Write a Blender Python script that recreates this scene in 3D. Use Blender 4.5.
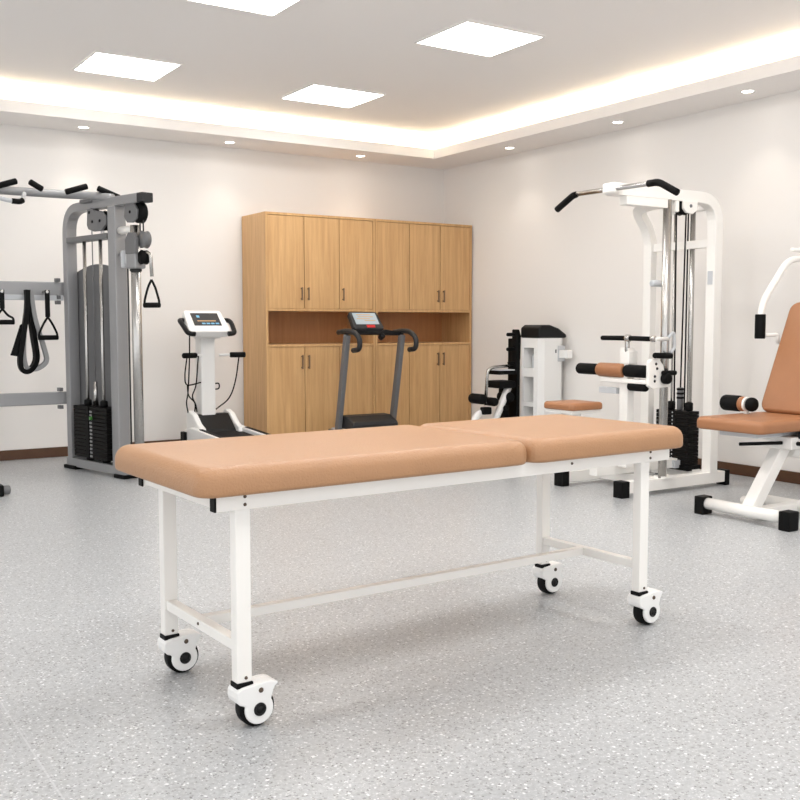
import bpy, bmesh, math, random
from mathutils import Vector, Matrix
random.seed(7)
for o in list(bpy.data.objects):
    bpy.data.objects.remove(o)
S = bpy.context.scene
COL = S.collection
PI = math.pi

# ------------------------------------------------------------------ camera
cam = bpy.data.cameras.new('camera')
cam.sensor_width = 36.0
cam.lens = 36.0 * 991.2 / 800.0
cam.clip_start = 0.05
co = bpy.data.objects.new('camera', cam)
COL.objects.link(co)
co.location = (0, 0, 1.1)
co.rotation_euler = (PI / 2 - math.radians(4.335), 0, -math.radians(32.92))
S.camera = co

# ------------------------------------------------------------------ world, lights, exposure
S.view_settings.view_transform = 'Standard'
S.view_settings.look = 'None'
S.view_settings.gamma = 1.0
S.view_settings.use_curve_mapping = False
S.view_settings.exposure = 0.47
W = bpy.data.worlds.new('daylight')
S.world = W
W.use_nodes = True
W.node_tree.nodes['Background'].inputs[0].default_value = (0.975, 0.99, 1.0, 1)
W.node_tree.nodes['Background'].inputs[1].default_value = 1.2

PANEL_GLOW = 11.0
COVE_GLOW = 15.0
DOWN_GLOW = 14.0


def area(name, loc, sx, sy, power, col=(1, 0.985, 0.965)):
    l = bpy.data.lights.new(name, 'AREA')
    l.shape = 'RECTANGLE'
    l.size = sx
    l.size_y = sy
    l.energy = power
    l.color = col
    o = bpy.data.objects.new(name, l)
    COL.objects.link(o)
    o.location = loc
    return o


# the rest of the room's ceiling lamps, out of the frame
for i, (x, y) in enumerate([(4.15, 3.4), (4.15, 1.4), (2.4, 3.4), (2.4, 1.4), (0.6, 3.4), (0.6, 1.2)]):
    area('ceiling_lamp_light', (x, y, 2.905), 0.62, 0.6, 14)


# ------------------------------------------------------------------ materials
def lin(c):
    c /= 255.0
    return c / 12.92 if c <= 0.04045 else ((c + 0.055) / 1.055) ** 2.4


def rgb(r, g, b):
    return (lin(r), lin(g), lin(b), 1)


def mat(name, col, rough=0.5, metal=0.0, emit=None, estr=0, bump=None, spec=0.5, var=0.0):
    m = bpy.data.materials.new(name)
    m.use_nodes = True
    nt = m.node_tree
    b = nt.nodes['Principled BSDF']
    b.inputs['Base Color'].default_value = col
    b.inputs['Roughness'].default_value = rough
    b.inputs['Metallic'].default_value = metal
    b.inputs['Specular IOR Level'].default_value = spec
    if emit:
        b.inputs['Emission Color'].default_value = emit
        b.inputs['Emission Strength'].default_value = estr
    tc = nt.nodes.new('ShaderNodeTexCoord')
    if var > 0:
        n = nt.nodes.new('ShaderNodeTexNoise')
        n.inputs['Scale'].default_value = 14
        n.inputs['Detail'].default_value = 4
        r = nt.nodes.new('ShaderNodeValToRGB')
        r.color_ramp.elements[0].color = tuple(c * (1 - var) for c in col[:3]) + (1,)
        r.color_ramp.elements[1].color = tuple(min(1, c * (1 + var)) for c in col[:3]) + (1,)
        r.color_ramp.elements[0].position = 0.3
        r.color_ramp.elements[1].position = 0.7
        nt.links.new(tc.outputs['Object'], n.inputs['Vector'])
        nt.links.new(n.outputs['Fac'], r.inputs['Fac'])
        nt.links.new(r.outputs['Color'], b.inputs['Base Color'])
    if bump:
        sc, st, di = bump
        n = nt.nodes.new('ShaderNodeTexNoise')
        n.inputs['Scale'].default_value = sc
        n.inputs['Detail'].default_value = 3
        bp = nt.nodes.new('ShaderNodeBump')
        bp.inputs['Strength'].default_value = st
        bp.inputs['Distance'].default_value = di
        nt.links.new(tc.outputs['Object'], n.inputs['Vector'])
        nt.links.new(n.outputs['Fac'], bp.inputs['Height'])
        nt.links.new(bp.outputs['Normal'], b.inputs['Normal'])
    return m


def wood(name, c0, c1, rough=0.42):
    m = bpy.data.materials.new(name)
    m.use_nodes = True
    nt = m.node_tree
    b = nt.nodes['Principled BSDF']
    b.inputs['Roughness'].default_value = rough
    geo = nt.nodes.new('ShaderNodeNewGeometry')
    mp = nt.nodes.new('ShaderNodeMapping')
    mp.inputs['Scale'].default_value = (18, 18, 1.0)
    n = nt.nodes.new('ShaderNodeTexNoise')
    n.inputs['Scale'].default_value = 1.6
    n.inputs['Detail'].default_value = 7
    n.inputs['Roughness'].default_value = 0.62
    n.inputs['Distortion'].default_value = 0.5
    r = nt.nodes.new('ShaderNodeValToRGB')
    r.color_ramp.elements[0].position = 0.28
    r.color_ramp.elements[0].color = c0
    r.color_ramp.elements[1].position = 0.7
    r.color_ramp.elements[1].color = c1
    nt.links.new(geo.outputs['Position'], mp.inputs['Vector'])
    nt.links.new(mp.outputs['Vector'], n.inputs['Vector'])
    nt.links.new(n.outputs['Fac'], r.inputs['Fac'])
    nt.links.new(r.outputs['Color'], b.inputs['Base Color'])
    return m


def floor_mat():
    m = bpy.data.materials.new('speckled_vinyl')
    m.use_nodes = True
    nt = m.node_tree
    b = nt.nodes['Principled BSDF']
    b.inputs['Roughness'].default_value = 0.31
    b.inputs['Specular IOR Level'].default_value = 0.42
    geo = nt.nodes.new('ShaderNodeNewGeometry')
    L = nt.links.new

    def flecks(scale, thr, soft, seedv):
        mp = nt.nodes.new('ShaderNodeMapping')
        mp.inputs['Location'].default_value = (seedv, seedv * 1.7, 0)
        L(geo.outputs['Position'], mp.inputs['Vector'])
        nz = nt.nodes.new('ShaderNodeTexNoise')
        nz.inputs['Scale'].default_value = scale * 1.3
        nz.inputs['Detail'].default_value = 2
        vm = nt.nodes.new('ShaderNodeVectorMath')
        vm.operation = 'MULTIPLY_ADD'
        L(mp.outputs['Vector'], nz.inputs['Vector'])
        L(nz.outputs['Color'], vm.inputs[0])
        vm.inputs[1].default_value = (0.012, 0.012, 0)
        L(mp.outputs['Vector'], vm.inputs[2])
        v = nt.nodes.new('ShaderNodeTexVoronoi')
        v.inputs['Scale'].default_value = scale
        L(vm.outputs[0], v.inputs['Vector'])
        sep = nt.nodes.new('ShaderNodeSeparateColor')
        L(v.outputs['Color'], sep.inputs['Color'])
        pick = nt.nodes.new('ShaderNodeMath')
        pick.operation = 'GREATER_THAN'
        L(sep.outputs[0], pick.inputs[0])
        pick.inputs[1].default_value = thr
        d = nt.nodes.new('ShaderNodeMath')
        d.operation = 'LESS_THAN'
        L(v.outputs['Distance'], d.inputs[0])
        d.inputs[1].default_value = soft
        mul = nt.nodes.new('ShaderNodeMath')
        mul.operation = 'MULTIPLY'
        L(pick.outputs[0], mul.inputs[0])
        L(d.outputs[0], mul.inputs[1])
        return mul.outputs[0]

    base = nt.nodes.new('ShaderNodeTexNoise')
    base.inputs['Scale'].default_value = 70
    base.inputs['Detail'].default_value = 5
    base.inputs['Roughness'].default_value = 0.7
    L(geo.outputs['Position'], base.inputs['Vector'])
    r = nt.nodes.new('ShaderNodeValToRGB')
    r.color_ramp.elements[0].position = 0.3
    r.color_ramp.elements[0].color = rgb(159, 161, 163)
    r.color_ramp.elements[1].position = 0.7
    r.color_ramp.elements[1].color = rgb(192, 194, 196)
    L(base.outputs['Fac'], r.inputs['Fac'])
    cur = r.outputs['Color']
    for (sc, thr, so, sd, c, a) in [(90, 0.85, 0.36, 3.1, rgb(242, 243, 244), 0.7), (80, 0.78, 0.36, 11.3, rgb(126, 126, 128), 0.6),
                                    (125, 0.80, 0.36, 23.7, rgb(92, 89, 87), 0.7), (190, 0.80, 0.42, 31.9, rgb(240, 240, 240), 0.45)]:
        mx = nt.nodes.new('ShaderNodeMix')
        mx.data_type = 'RGBA'
        k = nt.nodes.new('ShaderNodeMath')
        k.operation = 'MULTIPLY'
        k.inputs[1].default_value = a
        L(flecks(sc, thr, so, sd), k.inputs[0])
        L(k.outputs[0], mx.inputs['Factor'])
        L(cur, mx.inputs['A'])
        mx.inputs['B'].default_value = c
        cur = mx.outputs['Result']
    sx = nt.nodes.new('ShaderNodeSeparateXYZ')
    L(geo.outputs['Position'], sx.inputs[0])
    df = nt.nodes.new('ShaderNodeMath')
    df.operation = 'COMPARE'
    L(sx.outputs[0], df.inputs[0])
    df.inputs[1].default_value = 0.554
    df.inputs[2].default_value = 0.0025
    mx = nt.nodes.new('ShaderNodeMix')
    mx.data_type = 'RGBA'
    k = nt.nodes.new('ShaderNodeMath')
    k.operation = 'MULTIPLY'
    k.inputs[1].default_value = 0.3
    L(df.outputs[0], k.inputs[0])
    L(k.outputs[0], mx.inputs['Factor'])
    L(cur, mx.inputs['A'])
    mx.inputs['B'].default_value = rgb(222, 223, 225)      # welded joint between two vinyl sheets
    L(mx.outputs['Result'], b.inputs['Base Color'])
    return m


M = dict(
    wall=mat('wall_paint', rgb(237, 233, 229), 0.85, bump=(180, 0.05, 0.002)),
    ceil=mat('ceiling_paint', rgb(245, 241, 238), 0.9),
    skirt=mat('brown_skirting', rgb(84, 54, 32), 0.5, var=0.1),
    floor=floor_mat(),
    oak=wood('oak_veneer', rgb(190, 146, 96), rgb(217, 175, 123)),
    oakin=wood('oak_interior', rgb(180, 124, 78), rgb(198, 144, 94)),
    bronze=mat('bronze_handle', rgb(128, 104, 80), 0.4, 0.3),
    leather=mat('tan_leather', rgb(174, 130, 93), 0.38, bump=(170, 0.7, 0.003), var=0.025),
    leather2=mat('caramel_leather', rgb(162, 110, 73), 0.45, bump=(260, 0.2, 0.001), var=0.03),
    white=mat('white_powder_coat', rgb(243, 240, 235), 0.35),
    white2=mat('white_plastic', rgb(240, 239, 237), 0.3),
    black=mat('black_rubber', rgb(10, 10, 10), 0.55, spec=0.15),
    foam=mat('black_foam', rgb(12, 12, 12), 0.7, spec=0.15, bump=(300, 0.3, 0.001)),
    blackp=mat('black_plastic', rgb(20, 20, 21), 0.4, spec=0.25),
    iron=mat('black_iron_plate', rgb(12, 10, 9), 0.5, spec=0.15),
    belt=mat('running_belt', rgb(20, 20, 21), 0.7, spec=0.2),
    grey=mat('silver_grey_coat', rgb(152, 152, 153), 0.4, 0.2),
    grey2=mat('mid_grey_shroud', rgb(112, 112, 113), 0.45, 0.1),
    dgrey=mat('dark_grey_tube', rgb(112, 112, 114), 0.42, 0.2),
    dplast=mat('dark_grey_plastic', rgb(44, 44, 45), 0.45, spec=0.3),
    chrome=mat('chrome', rgb(186, 184, 181), 0.27, 1.0),
    lgrey=mat('light_grey_plastic', rgb(196, 198, 201), 0.4),
    screen=mat('console_screen', rgb(52, 54, 58), 0.2),
    lcd=mat('lit_lcd', rgb(40, 44, 48), 0.2, emit=rgb(176, 186, 190), estr=0.75),
    ledb=mat('blue_readout', rgb(40, 70, 90), 0.3, emit=rgb(120, 190, 225), estr=0.7),
    leda=mat('amber_readout', rgb(90, 60, 30), 0.3, emit=rgb(200, 165, 120), estr=0.6),
    red=mat('red_safety_key', rgb(196, 36, 34), 0.4),
    green=mat('green_pin', rgb(70, 130, 60), 0.4),
    screw=mat('dark_screw', rgb(92, 78, 66), 0.4, 0.5),
    strapg=mat('grey_webbing', rgb(150, 150, 150), 0.8),
    panel=mat('lit_panel', rgb(255, 255, 255), 0.5, emit=(1, 0.99, 0.97, 1), estr=PANEL_GLOW),
    cove=mat('warm_led_strip', rgb(255, 240, 210), 0.5, emit=(1.0, 0.88, 0.66, 1), estr=COVE_GLOW),
    down=mat('lit_downlight', rgb(255, 255, 255), 0.5, emit=(1, 0.93, 0.84, 1), estr=DOWN_GLOW),
    ring=mat('white_trim_ring', rgb(244, 240, 236), 0.5),
)

# ------------------------------------------------------------------ mesh helpers
WL = {}


def fillet(path, r, n=6):
    path = [Vector(p) for p in path]
    out = [path[0]]
    for i in range(1, len(path) - 1):
        p, a, b = path[i], path[i - 1], path[i + 1]
        u, v = (a - p), (b - p)
        rr = min(r, u.length * 0.49, v.length * 0.49)
        p0, p1 = p + u.normalized() * rr, p + v.normalized() * rr
        for k in range(n + 1):
            t = k / n
            out.append(p0 * (1 - t) ** 2 + p * 2 * t * (1 - t) + p1 * t * t)
    out.append(path[-1])
    return out


def spline(path, n=8):
    P = [Vector(p) for p in path]
    P = [P[0] * 2 - P[1]] + P + [P[-1] * 2 - P[-2]]
    out = []
    for i in range(1, len(P) - 2):
        a, b, c, d = P[i - 1:i + 3]
        for k in range(n):
            t = k / n
            out.append(0.5 * ((2 * b) + (c - a) * t + (2 * a - 5 * b + 4 * c - d) * t * t + (3 * b - a - 3 * c + d) * t ** 3))
    out.append(P[-2])
    return out


class MB:
    def __init__(s):
        s.bm = bmesh.new()

    def box(s, lo, hi, rot=None, bev=0, seg=2, smooth=False):
        lo, hi = Vector(lo), Vector(hi)
        c, d = (lo + hi) / 2, hi - lo
        mt = Matrix.Translation(c) @ (rot.to_4x4() if rot else Matrix()) @ Matrix.Diagonal((abs(d.x), abs(d.y), abs(d.z), 1))
        r = bmesh.ops.create_cube(s.bm, size=1, matrix=mt)
        if bev:
            es = list({e for v in r['verts'] for e in v.link_edges})
            q = bmesh.ops.bevel(s.bm, geom=es, offset=bev, segments=seg, profile=0.5, affect='EDGES')
            if smooth:
                for f in q['faces']:
                    f.smooth = True
        return s

    def sweep(s, path, prof, up=(0, 0, 1), smooth=False, cap=True):
        """prof: list of (u,v); u along side, v along up"""
        path = [Vector(p) for p in path]
        n = len(path)
        tang = []
        for i in range(n):
            t = Vector()
            if i > 0:
                t += (path[i] - path[i - 1]).normalized()
            if i < n - 1:
                t += (path[i + 1] - path[i]).normalized()
            tang.append(t.normalized())
        upv = Vector(up)
        if abs(tang[0].dot(upv)) > 0.97:
            upv = Vector((1, 0, 0)) if abs(tang[0].x) < 0.9 else Vector((0, 1, 0))
        side = tang[0].cross(upv).normalized()
        nrm = side.cross(tang[0]).normalized()
        rings = []
        for i in range(n):
            if i > 0:
                q = tang[i - 1].rotation_difference(tang[i])
                side = q @ side
                nrm = q @ nrm
            sc = 1.0
            if 0 < i < n - 1:
                ca = tang[i].dot((path[i] - path[i - 1]).normalized())
                sc = 1.0
            pr = prof[i] if isinstance(prof[0], list) else prof
            rings.append([s.bm.verts.new(path[i] + side * u * sc + nrm * v * sc) for u, v in pr])
        k = len(rings[0])
        for i in range(n - 1):
            for j in range(k):
                f = s.bm.faces.new((rings[i][j], rings[i + 1][j], rings[i + 1][(j + 1) % k], rings[i][(j + 1) % k]))
                f.smooth = smooth
        if cap:
            s.bm.faces.new(list(reversed(rings[0])))
            s.bm.faces.new(rings[-1])
        return s

    def tube(s, path, r, n=12, cap=True):
        if isinstance(r, (int, float)):
            pr = [(r * math.cos(2 * PI * j / n), r * math.sin(2 * PI * j / n)) for j in range(n)]
        else:
            pr = [[(q * math.cos(2 * PI * j / n), q * math.sin(2 * PI * j / n)) for j in range(n)] for q in r]
        return s.sweep(path, pr, smooth=True, cap=cap)

    def rect(s, path, w, h, up=(0, 0, 1)):
        return s.sweep(path, [(-w / 2, -h / 2), (w / 2, -h / 2), (w / 2, h / 2), (-w / 2, h / 2)], up=up)

    def rtube(s, a, b, r, e=None, n=16):
        """cylinder with softened ends"""
        a, b = Vector(a), Vector(b)
        e = e or min(r * 0.35, (b - a).length * 0.3)
        d = (b - a).normalized()
        return s.tube([a, a + d * e * 0.3, a + d * e, b - d * e, b - d * e * 0.3, b], [r - e, r - e * 0.3, r, r, r - e * 0.3, r - e], n)

    def prism(s, poly, org, u, v, w, smooth=False):
        """poly in (u,v) at org extruded by vector w"""
        org, u, v, w = Vector(org), Vector(u), Vector(v), Vector(w)
        a = [s.bm.verts.new(org + u * p + v * q) for p, q in poly]
        b = [s.bm.verts.new(org + u * p + v * q + w) for p, q in poly]
        s.bm.faces.new(a)
        s.bm.faces.new(list(reversed(b)))
        k = len(a)
        for i in range(k):
            f = s.bm.faces.new((a[i], b[i], b[(i + 1) % k], a[(i + 1) % k]))
            f.smooth = smooth
        return s

    def lathe(s, prof, c, axis, n=24):
        """prof: (radius, along)"""
        c, ax = Vector(c), Vector(axis).normalized()
        p = ax.orthogonal().normalized()
        q = ax.cross(p)
        rings = []
        for r, t in prof:
            if r < 1e-6:
                rings.append([s.bm.verts.new(c + ax * t)])
            else:
                rings.append([s.bm.verts.new(c + ax * t + (p * math.cos(2 * PI * j / n) + q * math.sin(2 * PI * j / n)) * r) for j in range(n)])
        for i in range(len(rings) - 1):
            A, B = rings[i], rings[i + 1]
            for j in range(n):
                a0, a1 = A[j % len(A)], A[(j + 1) % len(A)]
                b0, b1 = B[j % len(B)], B[(j + 1) % len(B)]
                vs = [a0]
                for v_ in (a1, b1, b0):
                    if v_ not in vs:
                        vs.append(v_)
                if len(vs) > 2:
                    s.bm.faces.new(vs).smooth = True
        return s

    def build(s, name, m, parent=None, bevel=0):
        bm = s.bm
        bmesh.ops.recalc_face_normals(bm, faces=bm.faces)
        lo = Vector((min(v.co.x for v in bm.verts), min(v.co.y for v in bm.verts), min(v.co.z for v in bm.verts)))
        hi = Vector((max(v.co.x for v in bm.verts), max(v.co.y for v in bm.verts), max(v.co.z for v in bm.verts)))
        c = (lo + hi) / 2
        if parent is None:
            c.z = lo.z
        for v in bm.verts:
            v.co -= c
        me = bpy.data.meshes.new(name)
        bm.to_mesh(me)
        bm.free()
        me.materials.append(m)
        o = bpy.data.objects.new(name, me)
        COL.objects.link(o)
        WL[o] = c.copy()
        if parent is not None:
            o.parent = parent
            o.location = c - WL[parent]
        else:
            o.location = c
        if bevel:
            b = o.modifiers.new('bevel', 'BEVEL')
            b.width = bevel
            b.segments = 2
            b.limit_method = 'ANGLE'
            b.angle_limit = math.radians(50)
        return o


def tag(o, label, cat, group=None):
    o['label'] = label
    o['category'] = cat
    if group:
        o['group'] = group
    return o


def thing(name, label, cat, loc, group=None, rotz=None):
    """an Empty at the thing's base; with rotz the parts are given in its own frame, else in room coordinates"""
    o = bpy.data.objects.new(name, None)
    o.empty_display_size = 0.1
    COL.objects.link(o)
    o.location = loc
    if rotz is not None:
        o.rotation_euler = (0, 0, rotz)
        WL[o] = Vector((0, 0, 0))
    else:
        WL[o] = Vector(loc)
    return tag(o, label, cat, group)


def struct(name, mb, m, bevel=0):
    o = mb.build(name, m, None, bevel)
    o['kind'] = 'structure'
    return o


def dup(o, parent=None, loc=None):
    c = o.copy()
    COL.objects.link(c)
    if parent is not None:
        c.parent = parent
    if loc is not None:
        c.location = loc
    for ch in list(o.children):
        dup(ch, c)
    return c


# ------------------------------------------------------------------ the room
XW, YW, ZS, ZC = 6.02, 8.469, 2.695, 2.92
XL, YR = -3.4, -2.6
SX, SY = 5.545, 7.955          # inner edges of the dropped soffit
struct('floor', MB().box((XL, YR, -0.1), (XW + 0.15, YW + 0.15, 0)), M['floor'])
struct('wall_back', MB().box((XL, YW, 0), (XW + 0.15, YW + 0.15, ZC + 0.1)), M['wall'])
struct('wall_right', MB().box((XW, YR, 0), (XW + 0.15, YW, ZC + 0.1)), M['wall'])
struct('ceiling', MB().box((XL, YR, ZC), (XW, YW, ZC + 0.1)), M['ceil'])
sf = MB()
sf.box((XL, SY, ZS), (XW, YW, ZS + 0.03))
sf.box((SX, YR, ZS), (XW, SY, ZS + 0.03))
sf.box((XL, SY, ZS + 0.03), (SX + 0.025, SY + 0.025, ZS + 0.088))
sf.box((SX, YR, ZS + 0.03), (SX + 0.025, SY, ZS + 0.088))
sf.box((XL, SY + 0.105, ZS + 0.03), (XW, YW, ZC))          # riser behind the light cove
sf.box((SX + 0.105, YR, ZS + 0.03), (XW, SY + 0.105, ZC))
struct('trim_1', sf, M['ceil'])
struct('baseboard_back', MB().box((XL, YW - 0.016, 0), (XW - 0.016, YW, 0.082)), M['skirt'], 0.003)
struct('baseboard_right', MB().box((XW - 0.016, YR, 0), (XW, YW, 0.082)), M['skirt'], 0.003)
# light strip lying in the cove
cv = MB()
cv.box((XL, SY + 0.04, ZS + 0.031), (SX + 0.06, SY + 0.06, ZS + 0.045))
cv.box((SX + 0.04, YR, ZS + 0.031), (SX + 0.06, SY + 0.04, ZS + 0.045))
tag(cv.build('cove_light_strip', M['cove']), 'warm glowing light strip running in the cove above the soffit', 'light strip')

PX = [((3.635, 4.25), (4.88, 5.44), 'square lit ceiling panel nearest the right wall, at top centre'),
      ((3.60, 4.245), (6.76, 7.33), 'square lit ceiling panel above the left end of the wooden cabinets'),
      ((1.965, 2.57), (6.76, 7.33), 'square lit ceiling panel above the grey cable machine, left of two by the back wall'),
      ((2.01, 2.63), (4.87, 5.43), 'square lit ceiling panel cut off by the top edge of the photo')]
for (x0, x1), (y0, y1), lab in PX:
    t = thing('ceiling_panel_light', lab, 'ceiling light', ((x0 + x1) / 2, (y0 + y1) / 2, ZC - 0.014), 'recessed ceiling panels')
    fr = MB()
    for a, b in [((x0, y0), (x1, y0 + 0.012)), ((x0, y1 - 0.012), (x1, y1)), ((x0, y0 + 0.012), (x0 + 0.012, y1 - 0.012)), ((x1 - 0.012, y0 + 0.012), (x1, y1 - 0.012))]:
        fr.box((a[0], a[1], ZC - 0.012), (b[0], b[1], ZC))
    fr.build('frame', M['ring'], t)
    MB().box((x0 + 0.012, y0 + 0.012, ZC - 0.008), (x1 - 0.012, y1 - 0.012, ZC)).build('diffuser', M['panel'], t)

DL = [(2.287, 8.24, 'small round downlight in the soffit above the grey cable machine'),
      (3.545, 8.22, 'small round downlight in the soffit just left of the wooden cabinets'),
      (4.864, 8.20, 'small round downlight in the soffit above the middle of the wooden cabinets'),
      (5.775, 7.10, 'small round downlight in the right soffit nearest the room corner'),
      (5.765, 5.746, 'small round downlight in the right soffit above the white pulldown machine'),
      (5.760, 4.518, 'small round downlight in the right soffit nearest the right edge')]
for i, (x, y, lab) in enumerate(DL):
    t = thing('ceiling_downlight', lab, 'downlight', (x, y, ZS - 0.006), 'soffit downlights')
    MB().lathe([(0.038, 0), (0.05, -0.006), (0.05, 0.0), (0.052, 0.004)], (x, y, ZS - 0.001), (0, 0, 1)).build('trim_ring', M['ring'], t)
    MB().lathe([(0, -0.002), (0.037, -0.002), (0.037, 0.002)], (x, y, ZS - 0.001), (0, 0, 1)).build('lens', M['down'], t)
    l = bpy.data.lights.new('downlight_beam', 'SPOT')
    l.energy = 5
    l.spot_size = math.radians(85)
    l.spot_blend = 0.8
    l.shadow_soft_size = 0.04
    l.color = (1, 0.9, 0.78)
    lo = bpy.data.objects.new('downlight_beam', l)
    COL.objects.link(lo)
    lo.location = (x, y, ZS - 0.02)

# ------------------------------------------------------------------ oak cabinets
CY0, CY1 = 7.955, 8.452


def cabinet(x0, x1, label, up_handles, low_handles):
    t = thing('storage_cabinet', label, 'cabinet', ((x0 + x1) / 2, (CY0 + CY1) / 2, 0), 'oak cabinets along the back wall')
    H = 2.085
    g = 0.022
    fy = CY0 + 0.02
    for xa in (x0, x1 - g):
        MB().box((xa, CY0, 0), (xa + g, CY1, H - g)).build('side_panel', M['oak'], t, 0.0015)
    MB().box((x0, CY0, H - g), (x1, CY1, H)).build('top_panel', M['oak'], t, 0.0015)
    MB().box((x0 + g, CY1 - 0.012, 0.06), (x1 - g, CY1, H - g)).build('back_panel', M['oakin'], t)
    MB().box((x0 + g, CY0 + 0.03, 0), (x1 - g, CY0 + 0.045, 0.06)).build('plinth', M['oak'], t)
    for z in (0.905, 1.222):
        MB().box((x0 + g, CY0, z), (x1 - g, CY1 - 0.012, z + g)).build('shelf', M['oak'], t, 0.0015)
    MB().box((x0 + g, CY0 + 0.02, 0.06), (x1 - g, CY1 - 0.012, 0.08)).build('bottom_panel', M['oak'], t)
    w = (x1 - x0 - 2 * g) / 3
    for z0, z1, hs, hz in ((0.065, 0.902, low_handles, (0.705, 0.83)), (1.247, H - g - 0.003, up_handles, (1.32, 1.435))):
        for k in range(3):
            a, b = x0 + g + k * w + 0.0035, x0 + g + (k + 1) * w - 0.0035
            d = MB().box((a, CY0 + 0.005, z0), (b, CY0 + 0.023, z1)).build('door', M['oak'], t, 0.001)
            s = hs[k]
            if s:
                hx = b - 0.03 if s == 'r' else a + 0.03
                hm = MB().box((hx - 0.006, CY0 - 0.026, hz[0]), (hx + 0.006, CY0 - 0.016, hz[1]))
                for q in (hz[0] + 0.012, hz[1] - 0.012):
                    hm.box((hx - 0.004, CY0 - 0.018, q - 0.005), (hx + 0.004, CY0 + 0.004, q + 0.005))
                hm.build('handle', M['bronze'], d, 0.001)
    return t


cabinet(3.752, 4.874, 'tall oak cabinet on the left, its side panel showing beside the white treadmill', 'rll', 'rll')
cabinet(4.878, 6.003, 'tall oak cabinet on the right, in the room corner', (None, 'r', 'l'), (None, 'r', 'l'))

# ------------------------------------------------------------------ examination couch
tb = thing('examination_couch', 'white framed examination couch with tan padded top on four castors', 'massage table', (1.0734, 2.4531, 0), rotz=math.radians(2.24))
LX, LY = 1.6, 0.511


def pad(a0, a1, b0, b1, z0, z1, rt, rb, n=7, rc=0.05):
    """upholstered slab: big radius on top edge, small below, rounded corners"""
    mb = MB()
    rings = []
    prof = []
    for k in range(4):
        t = k / 3 * PI / 2
        prof.append((rb * (1 - math.sin(t)), z0 + rb * (1 - math.cos(t))))
    for k in range(n + 1):
        t = k / n * PI / 2
        prof.append((rt * (1 - math.cos(t)), z1 - rt + rt * math.sin(t)))
    for ins, z in prof:
        ring = []
        for cx, cy, s0 in ((a1 - rc, b1 - rc, 0), (a0 + rc, b1 - rc, 1), (a0 + rc, b0 + rc, 2), (a1 - rc, b0 + rc, 3)):
            for k in range(6):
                t = (s0 + k / 5) * PI / 2
                ring.append(mb.bm.verts.new((cx + (rc - ins) * math.cos(t), cy + (rc - ins) * math.sin(t), z)))
        rings.append(ring)
    K = len(rings[0])
    for i in range(len(rings) - 1):
        for j in range(K):
            f = mb.bm.faces.new((rings[i][j], rings[i][(j + 1) % K], rings[i + 1][(j + 1) % K], rings[i + 1][j]))
            f.smooth = True
    mb.bm.faces.new(list(reversed(rings[0])))
    f = mb.bm.faces.new(rings[-1])
    f.smooth = True
    return mb


B0, B1 = -0.070, 0.615
bp_ = pad(-0.143, 1.005, B0, B1, 0.652, 0.730, 0.042, 0.012, rc=0.055).build('body_cushion', M['leather'], tb)
bp_['label'] = 'longer tan cushion of the couch'
hp_ = pad(1.011, 1.775, B0, B1, 0.652, 0.730, 0.042, 0.012, rc=0.055).build('head_cushion', M['leather'], tb)
hp_['label'] = 'shorter tan cushion of the couch'
MB().box((-0.078, -0.022, 0.606), (1.725, 0.008, 0.653)).build('side_rail', M['white'], tb, 0.002)
MB().box((-0.078, LY - 0.008, 0.606), (1.725, LY + 0.022, 0.653)).build('side_rail', M['white'], tb, 0.002)
for y in (-0.0225, LY - 0.0085):
    e = MB().box((-0.084, y - 0.0005, 0.606), (-0.078, y + 0.0305, 0.653)).build('end_cap', M['black'], tb, 0.002)
for x in (-0.075, 0.95, 1.06, 1.69):
    MB().box((x, 0.008, 0.612), (x + 0.03, LY - 0.008, 0.652)).build('cross_rail', M['white'], tb, 0.002)
LW, LD = 0.045, 0.036
for x in (0, LX):
    for y in (0, LY):
        MB().box((x - LW / 2, y - LD / 2, 0.13), (x + LW / 2, y + LD / 2, 0.606)).build('leg', M['white'], tb, 0.003)
for x in (0, LX):
    MB().box((x - 0.016, LD / 2, 0.212), (x + 0.016, LY - LD / 2, 0.242)).build('crossbar', M['white'], tb, 0.002)
MB().box((0.016, LY / 2 - 0.016 + 0.03, 0.213), (LX - 0.016, LY / 2 + 0.016 + 0.03, 0.241)).build('stretcher', M['white'], tb, 0.002)
for x, z in ((0.005, 0.642), (0.005, 0.620), (LX + 0.02, 0.642), (LX + 0.02, 0.620), (1.225, 0.632)):
    MB().lathe([(0, -0.003), (0.004, -0.003), (0.005, 0)], (x, -0.022, z), (0, 1, 0), 10).build('bolt', M['screw'], tb)
for y in (0, LY):
    MB().lathe([(0, -0.003), (0.004, -0.003), (0.005, 0)], (0.004, y - LD / 2, 0.143), (0, 1, 0), 10).build('bolt', M['screw'], tb)
    MB().lathe([(0, -0.003), (0.004, -0.003), (0.005, 0)], (LX + 0.004, y - LD / 2, 0.143), (0, 1, 0), 10).build('bolt', M['screw'], tb)
MB().lathe([(0, -0.003), (0.004, -0.003), (0.005, 0)], (-0.016, 0.25, 0.23), (1, 0, 0), 10).build('bolt', M['screw'], tb)


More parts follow.
